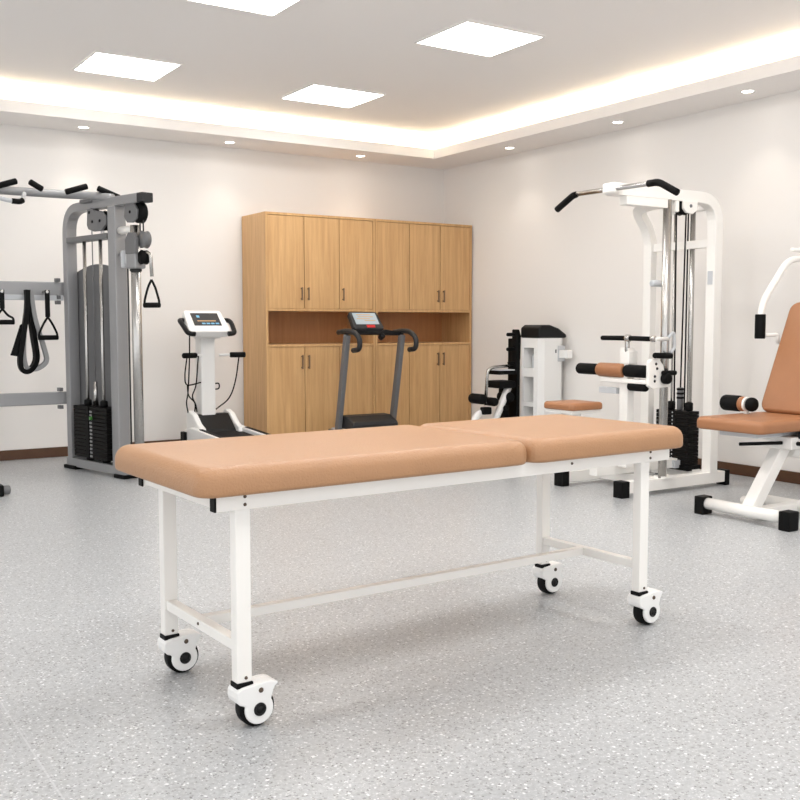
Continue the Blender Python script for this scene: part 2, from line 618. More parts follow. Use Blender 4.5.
def caster(x, y):
    wx, wz, R = x + 0.038, 0.0525, 0.0525
    # two rounded cheeks around the wheel, joined by a block under the stem that runs out into a tail
    top = [(-0.02, 0.073), (-0.027, 0.080), (-0.030, 0.092), (-0.029, 0.108), (-0.023, 0.116), (-0.01, 0.120), (0.058, 0.127), (0.078, 0.126), (0.097, 0.117), (0.086, 0.107), (0.080, 0.096)]
    arc = [(0.038 + 0.0425 * math.cos(math.radians(t)), wz + 0.0425 * math.sin(math.radians(t))) for t in range(32, -204, -12)]
    hb = MB()
    for s in (-1, 1):
        hb.prism(top + arc + [(-0.010, 0.069)], (x, y + s * 0.0255 - 0.0065, 0), (1, 0, 0), (0, 0, 1), (0, 0.013, 0))
    hb.prism(top + [(0.075, 0.108), (-0.012, 0.106)][:1] + [(0.06, 0.107), (-0.004, 0.107), (-0.012, 0.075)], (x, y - 0.02, 0), (1, 0, 0), (0, 0, 1), (0, 0.04, 0))
    h = hb.build('caster', M['white2'], tb, 0.005)
    MB().lathe([(0.02, -0.0185), (0.046, -0.0185), (0.051, -0.017), (R, -0.012), (R, 0.012), (0.051, 0.017), (0.046, 0.0185), (0.02, 0.0185)], (wx, y, wz), (0, 1, 0), 36).build('wheel', M['black'], h)
    MB().lathe([(0, -0.0025), (0.009, -0.0025), (0.010, -0.001), (0.012, -0.001), (0.013, -0.004), (0.016, -0.004), (0.0185, -0.002), (0.0185, 0.004)], (wx, y - 0.0325, wz), (0, 1, 0), 24).build('hub_cap', M['blackp'], h)
    MB().lathe([(0, -0.003), (0.006, -0.003), (0.0075, 0)], (wx + 0.004, y - 0.032, 0.105), (0, 1, 0), 14).build('pivot_bolt', M['screw'], h)
    MB().box((x - 0.025, y - 0.021, 0.116), (x + 0.025, y + 0.021, 0.13)).build('collar', M['black'], h, 0.002)


for x in (0, LX):
    for y in (0, LY):
        caster(x, y)

# ------------------------------------------------------------------ grey cable crossover tower
TA = math.atan2(-0.972, 0.234)
tw = thing('cable_crossover_machine', 'grey steel cable crossover tower with pull-up bar against the back wall at left', 'gym machine', (1.99, 7.87, 0), rotz=TA)
c_, s_ = math.cos(TA), math.sin(TA)


def tl(x, y, z):
    """room point in the tower's own frame"""
    dx, dy = x - 1.99, y - 7.87
    return (c_ * dx + s_ * dy, -s_ * dx + c_ * dy, z)


# arched frame: left upright, top beam, right upright
arch = fillet([(0.135, 0, 0.07), (0.135, 0, 1.97), (1.16, 0, 1.97)], 0.19, 8)
MB().rect(arch, 0.085, 0.065, up=(1, 0, 0)).build('arched_frame', M['grey'], tw, 0.006)
MB().box((0.765, -0.046, 0.07), (0.865, 0.046, 1.94)).build('upright', M['grey'], tw, 0.006)
MB().box((0.09, -0.046, 0.02), (0.93, 0.046, 0.085)).build('base_rail', M['grey'], tw, 0.005)
for a, b in ((0.07, 0.24), (0.80, 0.94)):
    MB().box((a, -0.06, 0), (b, 0.06, 0.028)).build('rubber_foot', M['black'], tw, 0.004)
MB().box((1.15, -0.045, 1.937), (1.22, 0.045, 2.002)).build('beam_end_cap', M['dplast'], tw, 0.006)
MB().box((0.165, -0.045, 1.715), (0.745, 0.035, 1.755)).build('cross_rail', M['grey2'], tw, 0.004)
# shroud behind the weight stack
sh = [(0.11, 0.09), (0.765, 0.09), (0.765, 1.49)]
for k in range(9):
    t = k / 8
    sh.append((0.765 - 0.655 * t, 1.49 + 0.06 * math.sin(PI * t)))
MB().prism(sh, (0, 0.048, 0), (1, 0, 0), (0, 0, 1), (0, 0.014, 0)).build('shroud', M['grey2'], tw)
for s0, r in ((0.39, 0.013), (0.62, 0.013)):
    MB().tube([(s0, -0.02, 0.1), (s0, -0.02, 1.72)], r).build('guide_rod', M['chrome'], tw)
MB().tube([(0.505, -0.02, 0.5), (0.505, -0.02, 1.86)], 0.004).build('cable', M['dgrey'], tw)
MB().tube([(0.505, -0.02, 0.5), (0.505, -0.02, 0.68)], [0.02, 0.014]).build('selector_rod', M['chrome'], tw)
for k in range(14):
    z = 0.115 + k * 0.0275
    MB().box((0.27, -0.075, z), (0.745, 0.04, z + 0.0255)).build('weight_plate', M['iron'], tw, 0.002)
MB().box((0.46, -0.082, 0.12), (0.50, -0.072, 0.50)).build('plate_channel', M['black'], tw)
ml = MB()
for k in range(13):
    ml.box((0.51, -0.079, 0.125 + k * 0.0275), (0.54, -0.0745, 0.139 + k * 0.0275))
ml.build('plate_numbers', M['grey'], tw)
MB().box((0.44, -0.1, 0.40), (0.54, -0.08, 0.43)).build('selector_pin', M['black'], tw, 0.003)
MB().box((0.54, -0.098, 0.405), (0.555, -0.08, 0.428)).build('pin_tip', M['green'], tw)
for s0 in (0.39, 0.62):
    MB().rtube((s0, -0.02, 0.498), (s0, -0.02, 0.545), 0.028).build('rod_bumper', M['black'], tw)
    MB().rtube((s0 + 0.02, -0.02, 0.088), (s0 + 0.02, -0.02, 0.118), 0.03).build('rod_bumper', M['black'], tw)


def wheel(c, r, ax, par, w=0.03, name='pulley_wheel', m='black'):
    return MB().lathe([(0, -w / 2), (r, -w / 2), (r * 0.88, 0), (r, w / 2), (0, w / 2)], c, ax, 24).build(name, M[m], par)


# upper pulley block inside the arch
blk = [(p + 0.075, q + 0.025) for p, q in [(0.41, 1.80), (0.42, 1.915), (0.47, 1.92), (0.52, 1.90), (0.61, 1.89), (0.67, 1.85), (0.675, 1.79), (0.61, 1.75), (0.5, 1.75), (0.43, 1.77)]]
MB().prism(blk, (0, -0.05, 0), (1, 0, 0), (0, 0, 1), (0, 0.02, 0)).build('pulley_plate', M['grey2'], tw, 0.004)
wheel((0.70, -0.01, 1.845), 0.072, (0, 1, 0), tw)
wheel((0.545, -0.01, 1.895), 0.045, (0, 1, 0), tw)
for s0, z in ((0.565, 1.845), (0.67, 1.845), (0.525, 1.915)):
    MB().lathe([(0, -0.004), (0.01, -0.004), (0.012, 0.002)], (s0, -0.05, z), (0, 1, 0), 12).build('pulley_bolt', M['black'], tw)
for s0 in (0.54, 0.57):
    MB().tube([(s0 + 0.10, -0.02, 1.73), (s0 + 0.10, -0.02, 1.82)], 0.006).build('cable', M['lgrey'], tw)
# front pulley under the beam end
fp = [(0.985, 1.935), (1.10, 1.935), (1.14, 1.89), (1.13, 1.83), (1.08, 1.805), (1.01, 1.81), (0.97, 1.85)]
MB().prism(fp, (0, -0.035, 0), (1, 0, 0), (0, 0, 1), (0, 0.015, 0)).build('pulley_plate', M['grey2'], tw, 0.003)
wheel((1.125, 0.0, 1.87), 0.072, (0, 1, 0), tw, 0.035)
MB().lathe([(0, -0.004), (0.01, -0.004), (0.012, 0.002)], (1.05, -0.035, 1.88), (0, 1, 0), 12).build('pulley_bolt', M['black'], tw)
# chrome carriage post
PS = 1.055
MB().tube([(PS, 0, 0.09), (PS, 0, 1.79)], 0.034, 20).build('carriage_post', M['chrome'], tw)
MB().tube([(0.865, 0, 1.765), (PS, 0, 1.765)], 0.028).build('post_bracket', M['white'], tw)
MB().box((0.86, -0.045, 0.09), (1.12, 0.045, 0.13)).build('post_base', M['grey'], tw, 0.004)
MB().tube([(PS - 0.055, -0.03, 0.12), (PS - 0.055, -0.03, 1.70)], 0.006).build('cable', M['dplast'], tw)
MB().rtube((PS, 0, 1.47), (PS, 0, 1.49), 0.042).build('carriage_collar', M['dplast'], tw)
MB().box((PS - 0.055, -0.045, 1.49), (PS + 0.06, 0.045, 1.60)).build('carriage', M['grey'], tw, 0.01)
cr = [(PS - 0.05, 1.59), (PS + 0.075, 1.59), (PS + 0.085, 1.69), (PS + 0.05, 1.735), (PS - 0.01, 1.74), (PS - 0.055, 1.69)]
MB().prism(cr, (0, -0.052, 0), (1, 0, 0), (0, 0, 1), (0, 0.03, 0)).build('carriage_plate', M['grey2'], tw, 0.006)
MB().rtube((PS - 0.115, -0.02, 1.50), (PS - 0.115, -0.02, 1.62), 0.025).build('pop_pin', M['lgrey'], tw)
MB().box((PS - 0.18, -0.03, 1.585), (PS - 0.115, -0.01, 1.60)).build('pop_pin_lever', M['grey2'], tw)
MB().box((PS - 0.115, -0.03, 1.53), (PS - 0.05, 0.0, 1.59)).build('pin_bracket', M['lgrey'], tw)
wheel((PS + 0.115, 0.0, 1.685), 0.06, (0, 1, 0), tw, 0.04, m='grey2')
wheel((PS + 0.105, 0.0, 1.565), 0.05, (0, 1, 0), tw, 0.04)
for s0 in (PS + 0.065, PS + 0.105):
    MB().tube([(s0, 0, 1.73), (s0, 0, 1.90)], 0.005).build('cable', M['dplast'], tw)
MB().tube(fillet([(PS + 0.115, 0, 1.60), (PS + 0.19, 0, 1.585), (PS + 0.20, 0, 1.43)], 0.03), 0.012).build('snap_hook', M['chrome'], tw)
# shelf like beams running left along the wall
p0 = tl(1.975, 7.86, 0)
ux = Vector(tl(2.99, 7.87, 0))
ux.normalize()


def beam(xa, xb, y, z0, z1, d, name, m, bev=0.006):
    a, b = Vector(tl(xa, y, (z0 + z1) / 2)), Vector(tl(xb, y, (z0 + z1) / 2))
    return MB().rect([a, b], d, z1 - z0).build(name, M[m], tw, bev)


beam(0.1, 2.0, 7.845, 1.315, 1.425, 0.07, 'accessory_beam', 'grey')
beam(0.1, 1.98, 7.80, 1.285, 1.325, 0.025, 'hook_rail', 'lgrey', 0.003)
beam(0.1, 2.0, 7.845, 0.49, 0.585, 0.07, 'lower_beam', 'grey')
for z in (1.27, 1.31, 1.44, 0.47, 0.605):
    MB().box((0.03, -0.08, z - 0.014), (0.075, -0.05, z + 0.014)).build('bolt', M['dgrey'], tw, 0.003)
# pull-up bar across the top
bar = spline([tl(0.2, 7.33, 2.03), tl(1.2, 7.33, 2.03), tl(1.85, 7.33, 2.03), tl(2.07, 7.25, 2.025), tl(2.17, 7.12, 2.0)], 8)
MB().tube(bar, 0.03, 16).build('pull_up_bar', M['grey'], tw)
MB().box((0.42, -0.07, 1.985), (0.56, 0.03, 2.012)).build('bar_bracket', M['grey2'], tw, 0.006)
for a, b in (((1.40, 7.2, 2.035), (1.54, 7.22, 2.085)), ((1.71, 7.22, 2.04), (1.62, 7.2, 2.085)), ((1.86, 7.2, 2.03), (2.01, 7.18, 2.08)), ((2.23, 7.15, 2.01), (2.085, 7.2, 2.075))):
    a, b = Vector(tl(*a)), Vector(tl(*b))
    q = MB().rtube(a, b, 0.021)
    q.build('pull_up_grip', M['foam'], tw)
MB().tube(fillet([tl(1.25, 7.25, 2.01), tl(1.48, 7.2, 1.945), tl(1.57, 7.2, 1.945), tl(1.60, 7.28, 2.01)], 0.04), 0.015).build('grip_loop', M['lgrey'], tw)
MB().tube(spline([tl(1.50, 7.2, 1.945), tl(1.55, 7.2, 1.944), tl(1.575, 7.21, 1.955)], 5), 0.019).build('loop_grip', M['foam'], tw)


# handles and straps hanging on the tower: things of their own
def d_handle(label, top, zt, zb, w, along, strap_len):
    """triangular cable handle hanging from top; along = direction of the grip"""
    x, y = top
    al = Vector(along).normalized()
    t = thing('cable_stirrup', label, 'exercise grip', (x, y, zb), 'cable handles on the grey tower')
    P = Vector((x, y, zt))
    A = P - Vector((0, 0, strap_len))
    lo0, lo1 = Vector((x, y, zb)) - al * w / 2, Vector((x, y, zb)) + al * w / 2
    if strap_len > 0.03:
        MB().rtube((x, 7.786, zt - 0.013), (x, y - 0.012, zt - 0.013), 0.013).build('clip', M['chrome'], t)
        MB().rect([P, A + Vector((0, 0, 0.0))], 0.034, 0.016, up=(0, 1, 0)).build('webbing_strap', M['black'], t, 0.003)
    k = A + Vector((0, 0, -0.0))
    MB().tube(fillet([k, k - al * w * 0.25 - Vector((0, 0, 0.05)), lo0 + Vector((0, 0, 0.03)), lo0], 0.05), 0.0085, 8).build('side_strap', M['black'], t)
    MB().tube(fillet([k, k + al * w * 0.25 - Vector((0, 0, 0.05)), lo1 + Vector((0, 0, 0.03)), lo1], 0.05), 0.0085, 8).build('side_strap', M['black'], t)
    MB().rtube(lo0 - al * 0.008, lo1 + al * 0.008, 0.018).build('grip', M['foam'], t)
    return t


d_handle('black triangular handle hanging from the end pulley of the grey tower', (2.282, 6.655), 1.428, 1.235, 0.105, (0.75, -0.66, 0), 0.02)
d_handle('black strap handle hanging from the beam, beside the upright of the grey tower', (1.83, 7.67), 1.358, 1.005, 0.135, (1, 0.1, 0), 0.20)
d_handle('black strap handle hanging from the beam, cut by the left edge of the photo', (1.525, 7.745), 1.358, 1.12, 0.15, (1, -0.1, 0), 0.14)

st = thing('looped_exercise_strap', 'long looped black and grey webbing strap hanging from the beam', 'strap', (1.71, 7.74, 0.75))


MB().rtube((1.705, 7.786, 1.345), (1.705, 7.70, 1.345), 0.013).build('clip', M['chrome'], st)


def ribbon(path, w, th, name, m):
    MB().rect(spline(path, 8), w, th, up=(0, 1, 0)).build(name, M[m], st, 0.001)


ribbon([(1.70, 7.72, 1.36), (1.69, 7.72, 1.2), (1.655, 7.72, 0.98), (1.635, 7.725, 0.83), (1.655, 7.73, 0.76), (1.71, 7.735, 0.765), (1.755, 7.74, 0.85), (1.74, 7.745, 1.02), (1.715, 7.745, 1.25), (1.705, 7.745, 1.36)], 0.034, 0.05, 'black_loop', 'black')
ribbon([(1.725, 7.73, 1.36), (1.75, 7.73, 1.15), (1.81, 7.73, 0.93), (1.825, 7.73, 0.83), (1.775, 7.74, 0.78), (1.72, 7.745, 0.77), (1.68, 7.745, 0.80), (1.67, 7.745, 0.95), (1.70, 7.745, 1.3)], 0.03, 0.045, 'grey_loop', 'strapg')
MB().prism([(1.64, 1.10), (1.66, 1.11), (1.655, 0.93), (1.62, 0.865), (1.565, 0.875), (1.585, 0.93)], (0.004, 7.73, 0), (1, 0, 0), (0, 0, 1), (0, 0.012, 0)).build('end_tab', M['black'], st, 0.003)

# foot of another apparatus, cut by the left edge
ft = thing('grey_base_foot', 'grey tube foot with black cap on the floor at the left edge', 'machine foot', (1.05, 6.7, 0))
MB().box((0.3, 6.67, 0.01), (1.22, 6.73, 0.06)).build('base_tube', M['grey'], ft, 0.01)
MB().box((1.2, 6.66, 0), (1.29, 6.74, 0.075)).build('rubber_sleeve', M['black'], ft, 0.008)
MB().rtube((1.285, 6.7, 0.038), (1.335, 6.7, 0.036), 0.03).build('tube_end', M['grey2'], ft)

# ------------------------------------------------------------------ white treadmill with column console
wt = thing('walking_machine', 'white slim treadmill with tilted console on a column, left of the cabinets', 'treadmill', (3.15, 7.3, 0))
dk = [(7.98, 0.03), (7.98, 0.22), (7.85, 0.245), (6.55, 0.175), (6.5, 0.12), (6.5, 0.03)]
for xa in (3.0, 3.405):
    MB().prism(dk, (xa, 0, 0), (0, 1, 0), (0, 0, 1), (0.065, 0, 0)).build('side_rail', M['white2'], wt, 0.008)
    q = [(7.7, 0.2365), (7.7, 0.243), (6.6, 0.184), (6.6, 0.178)]
    MB().prism(q, (xa + 0.02, 0, 0), (0, 1, 0), (0, 0, 1), (0.03, 0, 0)).build('foot_strip', M['black'], wt)
MB().prism([(7.9, 0.19), (7.9, 0.215), (6.55, 0.145), (6.5, 0.12), (6.5, 0.1)], (3.06, 0, 0), (0, 1, 0), (0, 0, 1), (0.35, 0, 0)).build('running_belt', M['belt'], wt)
MB().box((3.06, 6.6, 0.05), (3.41, 7.95, 0.11)).build('deck_frame', M['black'], wt)
MB().box((2.975, 7.93, 0.0), (3.01, 8.02, 0.2)).build('rear_foot', M['black'], wt, 0.006)
MB().box((3.46, 7.93, 0.0), (3.495, 8.02, 0.2)).build('rear_foot', M['black'], wt, 0.006)
for xa in (3.01, 3.41):
    MB().box((xa, 6.52, 0.0), (xa + 0.05, 6.6, 0.04)).build('front_foot', M['black'], wt)
# motor cover with flared fenders
MB().prism([(8.02, 0.1), (8.02, 0.345), (7.93, 0.345), (7.78, 0.23), (7.76, 0.2), (7.76, 0.1)], (3.085, 0, 0), (0, 1, 0), (0, 0, 1), (0.295, 0, 0)).build('motor_cover', M['blackp'], wt, 0.01)
fd = [(8.05, 0.1), (8.05, 0.365), (7.99, 0.375), (7.90, 0.35), (7.80, 0.275), (7.72, 0.245), (7.70, 0.2), (7.7, 0.1)]
MB().prism(fd, (3.04, 0, 0), (0, 1, 0), (0, 0, 1), (0.05, 0, 0)).build('fender', M['white2'], wt, 0.012)
MB().prism(fd, (3.375, 0, 0), (0, 1, 0), (0, 0, 1), (0.05, 0, 0)).build('fender', M['white2'], wt, 0.012)
MB().box((3.13, 7.92, 0.3), (3.26, 8.05, 1.03)).build('column', M['white2'], wt, 0.012)
# console: tilted slab
ct = math.radians(43)
cb, cup = Vector((3.155, 7.80, 0.995)), Vector((0, math.cos(ct), math.sin(ct)))
cn = Vector((0, -math.sin(ct), math.cos(ct)))
X = Vector((1, 0, 0))


def slab(org, u, v, w, n, x0, x1, v0, v1, d0, d1):
    mb = MB()
    mb.prism([(x0, v0), (x1, v0), (x1, v1), (x0, v1)], org + n * d0, u, v, n * (d1 - d0))
    return mb


MB().prism([(-0.165, 0), (0.165, 0), (0.185, 0.03), (0.165, 0.245), (0.15, 0.26), (-0.15, 0.26), (-0.165, 0.245), (-0.185, 0.03)], cb, X, cup, cn * 0.07).build('console', M['white2'], wt, 0.012)
sc = slab(cb, X, cup, 0, cn, -0.12, 0.12, 0.07, 0.22, 0.069, 0.073).build('screen', M['screen'], wt)
rd = slab(cb, X, cup, 0, cn, -0.075, -0.05, 0.165, 0.19, 0.073, 0.0745)
for k in range(4):
    q = -0.05 + k * 0.04
    rd.prism([(q, 0.085), (q + 0.03, 0.085), (q + 0.03, 0.10), (q, 0.10)], cb + cn * 0.073, X, cup, cn * 0.0015)
rd.build('blue_readout', M['ledb'], sc)
ra = slab(cb, X, cup, 0, cn, -0.08, 0.08, 0.118, 0.13, 0.073, 0.0745)
ra.build('amber_readout', M['leda'], sc)
MB().box((3.10, 7.83, 0.985), (3.28, 8.02, 1.04)).build('console_neck', M['white2'], wt, 0.01)
for s, x in ((-1, 2.965), (1, 3.335)):
    pth = fillet([(x - s * 0.02, 7.92, 1.135), (x + s * 0.035, 7.88, 1.14), (x + s * 0.035, 7.82, 1.11), (x + s * 0.02, 7.72, 1.03), (x - s * 0.04, 7.72, 1.025)], 0.04)
    MB().tube(pth, 0.02, 12).build('handrail', M['blackp'], wt)
    MB().rtube((3.235 + s * 0.065, 7.94, 0.845), (3.235 + s * 0.20, 7.90, 0.845), 0.012).build('pulse_arm', M['white2'], wt)
    MB().rtube((3.235 + s * 0.15, 7.905, 0.845), (3.235 + s * 0.28, 7.87, 0.845), 0.023).build('pulse_grip', M['foam'], wt)
for pts in ([(2.965, 7.74, 1.03), (2.975, 7.78, 0.8), (2.99, 7.86, 0.55), (2.99, 7.9, 0.45), (3.04, 8.0, 0.36)],
            [(2.99, 7.87, 0.84), (2.965, 7.86, 0.68), (3.0, 7.9, 0.6), (3.13, 7.93, 0.615)],
            [(3.10, 7.9, 0.84), (3.10, 7.96, 0.6), (3.07, 7.97, 0.5), (3.11, 8.0, 0.42), (3.12, 8.0, 0.36)],
            [(2.985, 7.86, 0.6), (3.01, 7.9, 0.51), (3.09, 7.97, 0.44), (3.1, 8.0, 0.36)],
            [(3.46, 7.88, 0.84), (3.44, 7.92, 0.62), (3.40, 7.97, 0.47), (3.29, 8.0, 0.375)],
            [(3.26, 7.96, 0.60), (3.295, 7.94, 0.6), (3.295, 7.94, 0.56), (3.26, 7.96, 0.55)]):
    MB().tube(spline(pts, 8), 0.006, 8).build('cable', M['black'], wt)

# ------------------------------------------------------------------ dark folding treadmill in front of the cabinets
td = thing('folding_treadmill', 'dark grey folding treadmill with upright handrails in front of the cabinets', 'treadmill', (4.46, 6.8, 0))
MB().prism([(7.62, 0.2), (7.60, 0.29), (7.5, 0.315), (7.40, 0.31), (7.3, 0.265), (7.28, 0.24), (7.28, 0.2)], (4.24, 0, 0), (0, 1, 0), (0, 0, 1), (0.46, 0, 0)).build('motor_cover', M['dplast'], td, 0.015)
MB().prism([(7.6, 0.12), (7.6, 0.2), (5.95, 0.15), (5.9, 0.1), (5.9, 0.08)], (4.2, 0, 0), (0, 1, 0), (0, 0, 1), (0.08, 0, 0)).build('side_rail', M['lgrey'], td, 0.006)
MB().prism([(7.6, 0.12), (7.6, 0.2), (5.95, 0.15), (5.9, 0.1), (5.9, 0.08)], (4.68, 0, 0), (0, 1, 0), (0, 0, 1), (0.08, 0, 0)).build('side_rail', M['lgrey'], td, 0.006)
MB().prism([(7.2, 0.15), (7.2, 0.182), (5.95, 0.143), (5.9, 0.1), (5.93, 0.1)], (4.28, 0, 0), (0, 1, 0), (0, 0, 1), (0.4, 0, 0)).build('running_belt', M['belt'], td)
for xa in (4.13, 4.765):
    MB().box((xa, 6.7, 0.0), (xa + 0.07, 7.75, 0.07)).build('base_rail', M['blackp'], td, 0.01)
MB().box((4.2, 7.55, 0.01), (4.765, 7.62, 0.12)).build('base_crossbar', M['blackp'], td, 0.008)
MB().box((4.2, 5.92, 0), (4.26, 5.99, 0.1)).build('front_foot', M['black'], td)
MB().box((4.70, 5.92, 0), (4.76, 5.99, 0.1)).build('front_foot', M['black'], td)
for x0, xt in ((4.21, 4.21), (4.765, 4.765)):
    pth = [(x0, 7.52, 0.05), (x0 + (xt - x0) * 0.5, 7.42, 0.55), (xt, 7.33, 1.015)]
    MB().rect(spline(pth, 5), 0.044, 0.06, up=(0, 1, 0)).build('upright', M['dgrey'], td, 0.008)
for x in (4.2, 4.785):
    MB().box((x - 0.035, 7.45, 0.05), (x + 0.035, 7.6, 0.19)).build('post_boot', M['blackp'], td, 0.01)
for x in (4.205, 4.77):
    pth = fillet([(x, 7.47, 1.035), (x, 7.33, 1.05), (x, 7.20, 1.04), (x, 7.11, 0.99), (x, 7.11, 0.895), (x, 7.22, 0.885)], 0.05)
    MB().tube(pth, 0.022, 12).build('handrail', M['dplast'], td)
bx = [(4.19, 1.02), (4.19, 1.055), (4.3, 1.065), (4.6, 1.06), (4.79, 1.035), (4.79, 1.005), (4.6, 1.01), (4.3, 1.015)]
MB().prism(bx, (0, 7.33, 0), (1, 0, 0), (0, 0, 1), (0, 0.12, 0)).build('console_tray', M['blackp'], td, 0.01)
MB().rtube((4.56, 7.36, 0.985), (4.56, 7.31, 1.01), 0.025).build('speed_knob', M['blackp'], td)
t2 = math.radians(50)
b2, u2, n2 = Vector((4.42, 7.34, 1.035)), Vector((0, math.cos(t2), math.sin(t2))), Vector((0, -math.sin(t2), math.cos(t2)))
MB().prism([(-0.145, 0), (0.145, 0), (0.15, 0.02), (0.14, 0.18), (0.13, 0.19), (-0.13, 0.19), (-0.14, 0.18), (-0.15, 0.02)], b2, X, u2, n2 * 0.05).build('console', M['dplast'], td, 0.008)
s2 = slab(b2, X, u2, 0, n2, -0.115, 0.115, 0.05, 0.175, 0.049, 0.053).build('screen', M['lcd'], td)
rm = MB()
for k, (a, b, z) in enumerate([(-0.08, 0.06, 0.15), (-0.07, 0.08, 0.128), (-0.09, 0.04, 0.105), (-0.02, 0.09, 0.085)]):
    rm.prism([(a, z), (b, z), (b, z + 0.009), (a, z + 0.009)], b2 + n2 * 0.053, X, u2, n2 * 0.001)
rm.build('screen_readout', M['leda'], s2)
slab(b2, X, u2, 0, n2, -0.02, 0.06, 0.012, 0.04, 0.048, 0.056).build('safety_key', M['red'], td, 0.002)

# ------------------------------------------------------------------ white weight housing machine by the right wall
lm = thing('leg_extension_machine', 'white cabinet style leg machine with black top and rollers, right of the cabinets', 'gym machine', (5.75, 6.75, 0))
hx0, hx1, hy0, hy1, hz = 5.68, 5.99, 6.58, 6.79, 0.985
# housing with two open windows in its left face, built as walls
hz_ = MB()
hz_.prism([(hx0 + 0.005, hy0), (hx0 + 0.06, hy0 - 0.028), (hx1 - 0.06, hy0 - 0.028), (hx1, hy0 + 0.02), (hx1, hy0 + 0.045), (hx0, hy0 + 0.045)], (0, 0, 0.0), (1, 0, 0), (0, 1, 0), (0, 0, hz))
hz_.box((hx0, hy1 - 0.03, 0), (hx1, hy1, hz))
hz_.box((hx1 - 0.12, hy0 + 0.045, 0), (hx1, hy1 - 0.03, hz))
for a, b in ((0, 0.12), (0.385, 0.42), (0.645, 0.72), (0.90, hz)):
    hz_.box((hx0, hy0 + 0.045, a), (hx1 - 0.12, hy1 - 0.03, b))
hs = hz_.build('weight_housing', M['white2'], lm)
tp = [(hx0 - 0.01, hz), (hx0 - 0.01, hz + 0.09), (hx0 + 0.03, hz + 0.115), (hx0 + 0.12, hz + 0.115), (hx0 + 0.22, hz + 0.085), (hx1, hz + 0.03), (hx1, hz)]
MB().prism(tp, (0, hy0 - 0.035, 0), (1, 0, 0), (0, 0, 1), (0, hy1 - hy0 + 0.045, 0)).build('top_cover', M['blackp'], lm, 0.02)
MB().box((hx0 + 0.08, hy0 + 0.055, 0.715), (hx0 + 0.17, hy1 - 0.045, 0.84)).build('weight_plates', M['lgrey'], lm, 0.006)
MB().box((hx0 + 0.18, hy0 - 0.03, 0.855), (hx0 + 0.195, hy0 - 0.027, 0.885)).build('badge', M['dgrey'], lm)
MB().box((5.9, 6.44, 0.81), (5.96, 6.58, 0.88)).build('side_arm', M['white2'], lm, 0.004)
MB().box((5.89, 6.545, 0.78), (5.97, 6.556, 0.92)).build('arm_plate', M['lgrey'], lm, 0.003)
MB().box((5.635, 6.80, 0), (5.675, 6.93, 0.98)).build('back_column', M['black'], lm, 0.008)
MB().prism([(0, 0.70), (0.03, 0.80), (0.035, 1.0), (0.015, 1.06), (-0.02, 1.06), (-0.02, 0.70)], (5.645, 6.795, 0), (1, 0, 0), (0, 0, 1), (0, 0.07, 0)).build('back_pad', M['foam'], lm, 0.01)
for z, x in ((1.015, 5.545), (0.885, 5.545), (0.765, 5.555)):
    MB().rtube((5.63, 6.83, z), (x, 6.83, z), 0.016 if z > 0.8 else 0.008).build('peg', M['black'], lm)
MB().box((5.42, 6.78, 0.665), (5.62, 6.95, 0.70)).build('arm_rest', M['black'], lm, 0.006)
MB().box((5.42, 6.76, 0.70), (5.58, 6.96, 0.71)).build('arm_tray', M['lgrey'], lm, 0.003)
MB().box((5.41, 6.76, 0.545), (5.60, 6.96, 0.61)).build('seat', M['foam'], lm, 0.02)
MB().tube(fillet([(5.31, 6.83, 0.40), (5.33, 6.83, 0.70), (5.38, 6.83, 0.73), (5.6, 6.83, 0.74)], 0.05), 0.014).build('swing_arm', M['chrome'], lm)
MB().rtube((5.27, 6.98, 0.455), (5.27, 6.80, 0.455), 0.045).build('roller', M['foam'], lm)
MB().rtube((5.37, 6.90, 0.43), (5.37, 6.76, 0.43), 0.038).build('roller', M['foam'], lm)
MB().rtube((5.55, 6.93, 0.465), (5.55, 6.77, 0.465), 0.045).build('roller', M['foam'], lm)
MB().box((5.53, 6.86, 0.05), (5.60, 6.93, 0.54)).build('seat_support', M['black'], lm, 0.01)
MB().tube(fillet([(5.32, 6.86, 0.36), (5.22, 6.86, 0.30), (5.16, 6.86, 0.06)], 0.05), 0.03).build('front_leg', M['white2'], lm)
MB().tube([(5.56, 6.82, 0.56), (5.47, 6.82, 0.38), (5.32, 6.84, 0.06)], 0.032).build('brace', M['white2'], lm)
MB().box((5.27, 6.80, 0.32), (5.36, 6.86, 0.385)).build('pivot_block', M['black'], lm, 0.01)
MB().box((5.05, 6.83, 0.0), (5.65, 6.89, 0.07)).build('base_tube', M['white2'], lm, 0.008)
MB().rtube((5.50, 6.80, 0.37), (5.50, 6.77, 0.37), 0.025).build('adjuster_knob', M['black'], lm)

# ------------------------------------------------------------------ white lat pulldown
lp = thing('lat_pulldown_machine', 'tall white lat pulldown machine with black weight stack and small tan seat', 'gym machine', (5.2, 4.78, 0))
for y, xr in ((4.49, 5.545), (5.05, 5.545)):
    MB().box((4.62, y - 0.035, 0.025), (xr, y + 0.035, 0.10)).build('base_beam', M['white'], lp, 0.004)
    MB().box((4.555, y - 0.04, 0), (4.625, y + 0.04, 0.106)).build('end_cap', M['black'], lp, 0.005)
    MB().box((xr, y - 0.04, 0), (xr + 0.045, y + 0.04, 0.106)).build('end_cap', M['black'], lp, 0.005)
for x in (4.95, 5.46):
    MB().box((x - 0.035, 4.525, 0.03), (x + 0.035, 5.015, 0.095)).build('crossmember', M['white'], lp, 0.003)
MB().box((4.62, 4.745, 0.10), (5.40, 4.815, 0.165)).build('seat_beam', M['white'], lp, 0.004)
MB().rect([(4.66, 4.78, 0.155), (4.43, 4.78, 0.54)], 0.06, 0.06, up=(1, 0, 0)).build('seat_post', M['white'], lp, 0.004)
MB().box((4.31, 4.66, 0.535), (4.56, 4.90, 0.556)).build('seat_plate', M['white'], lp, 0.003)
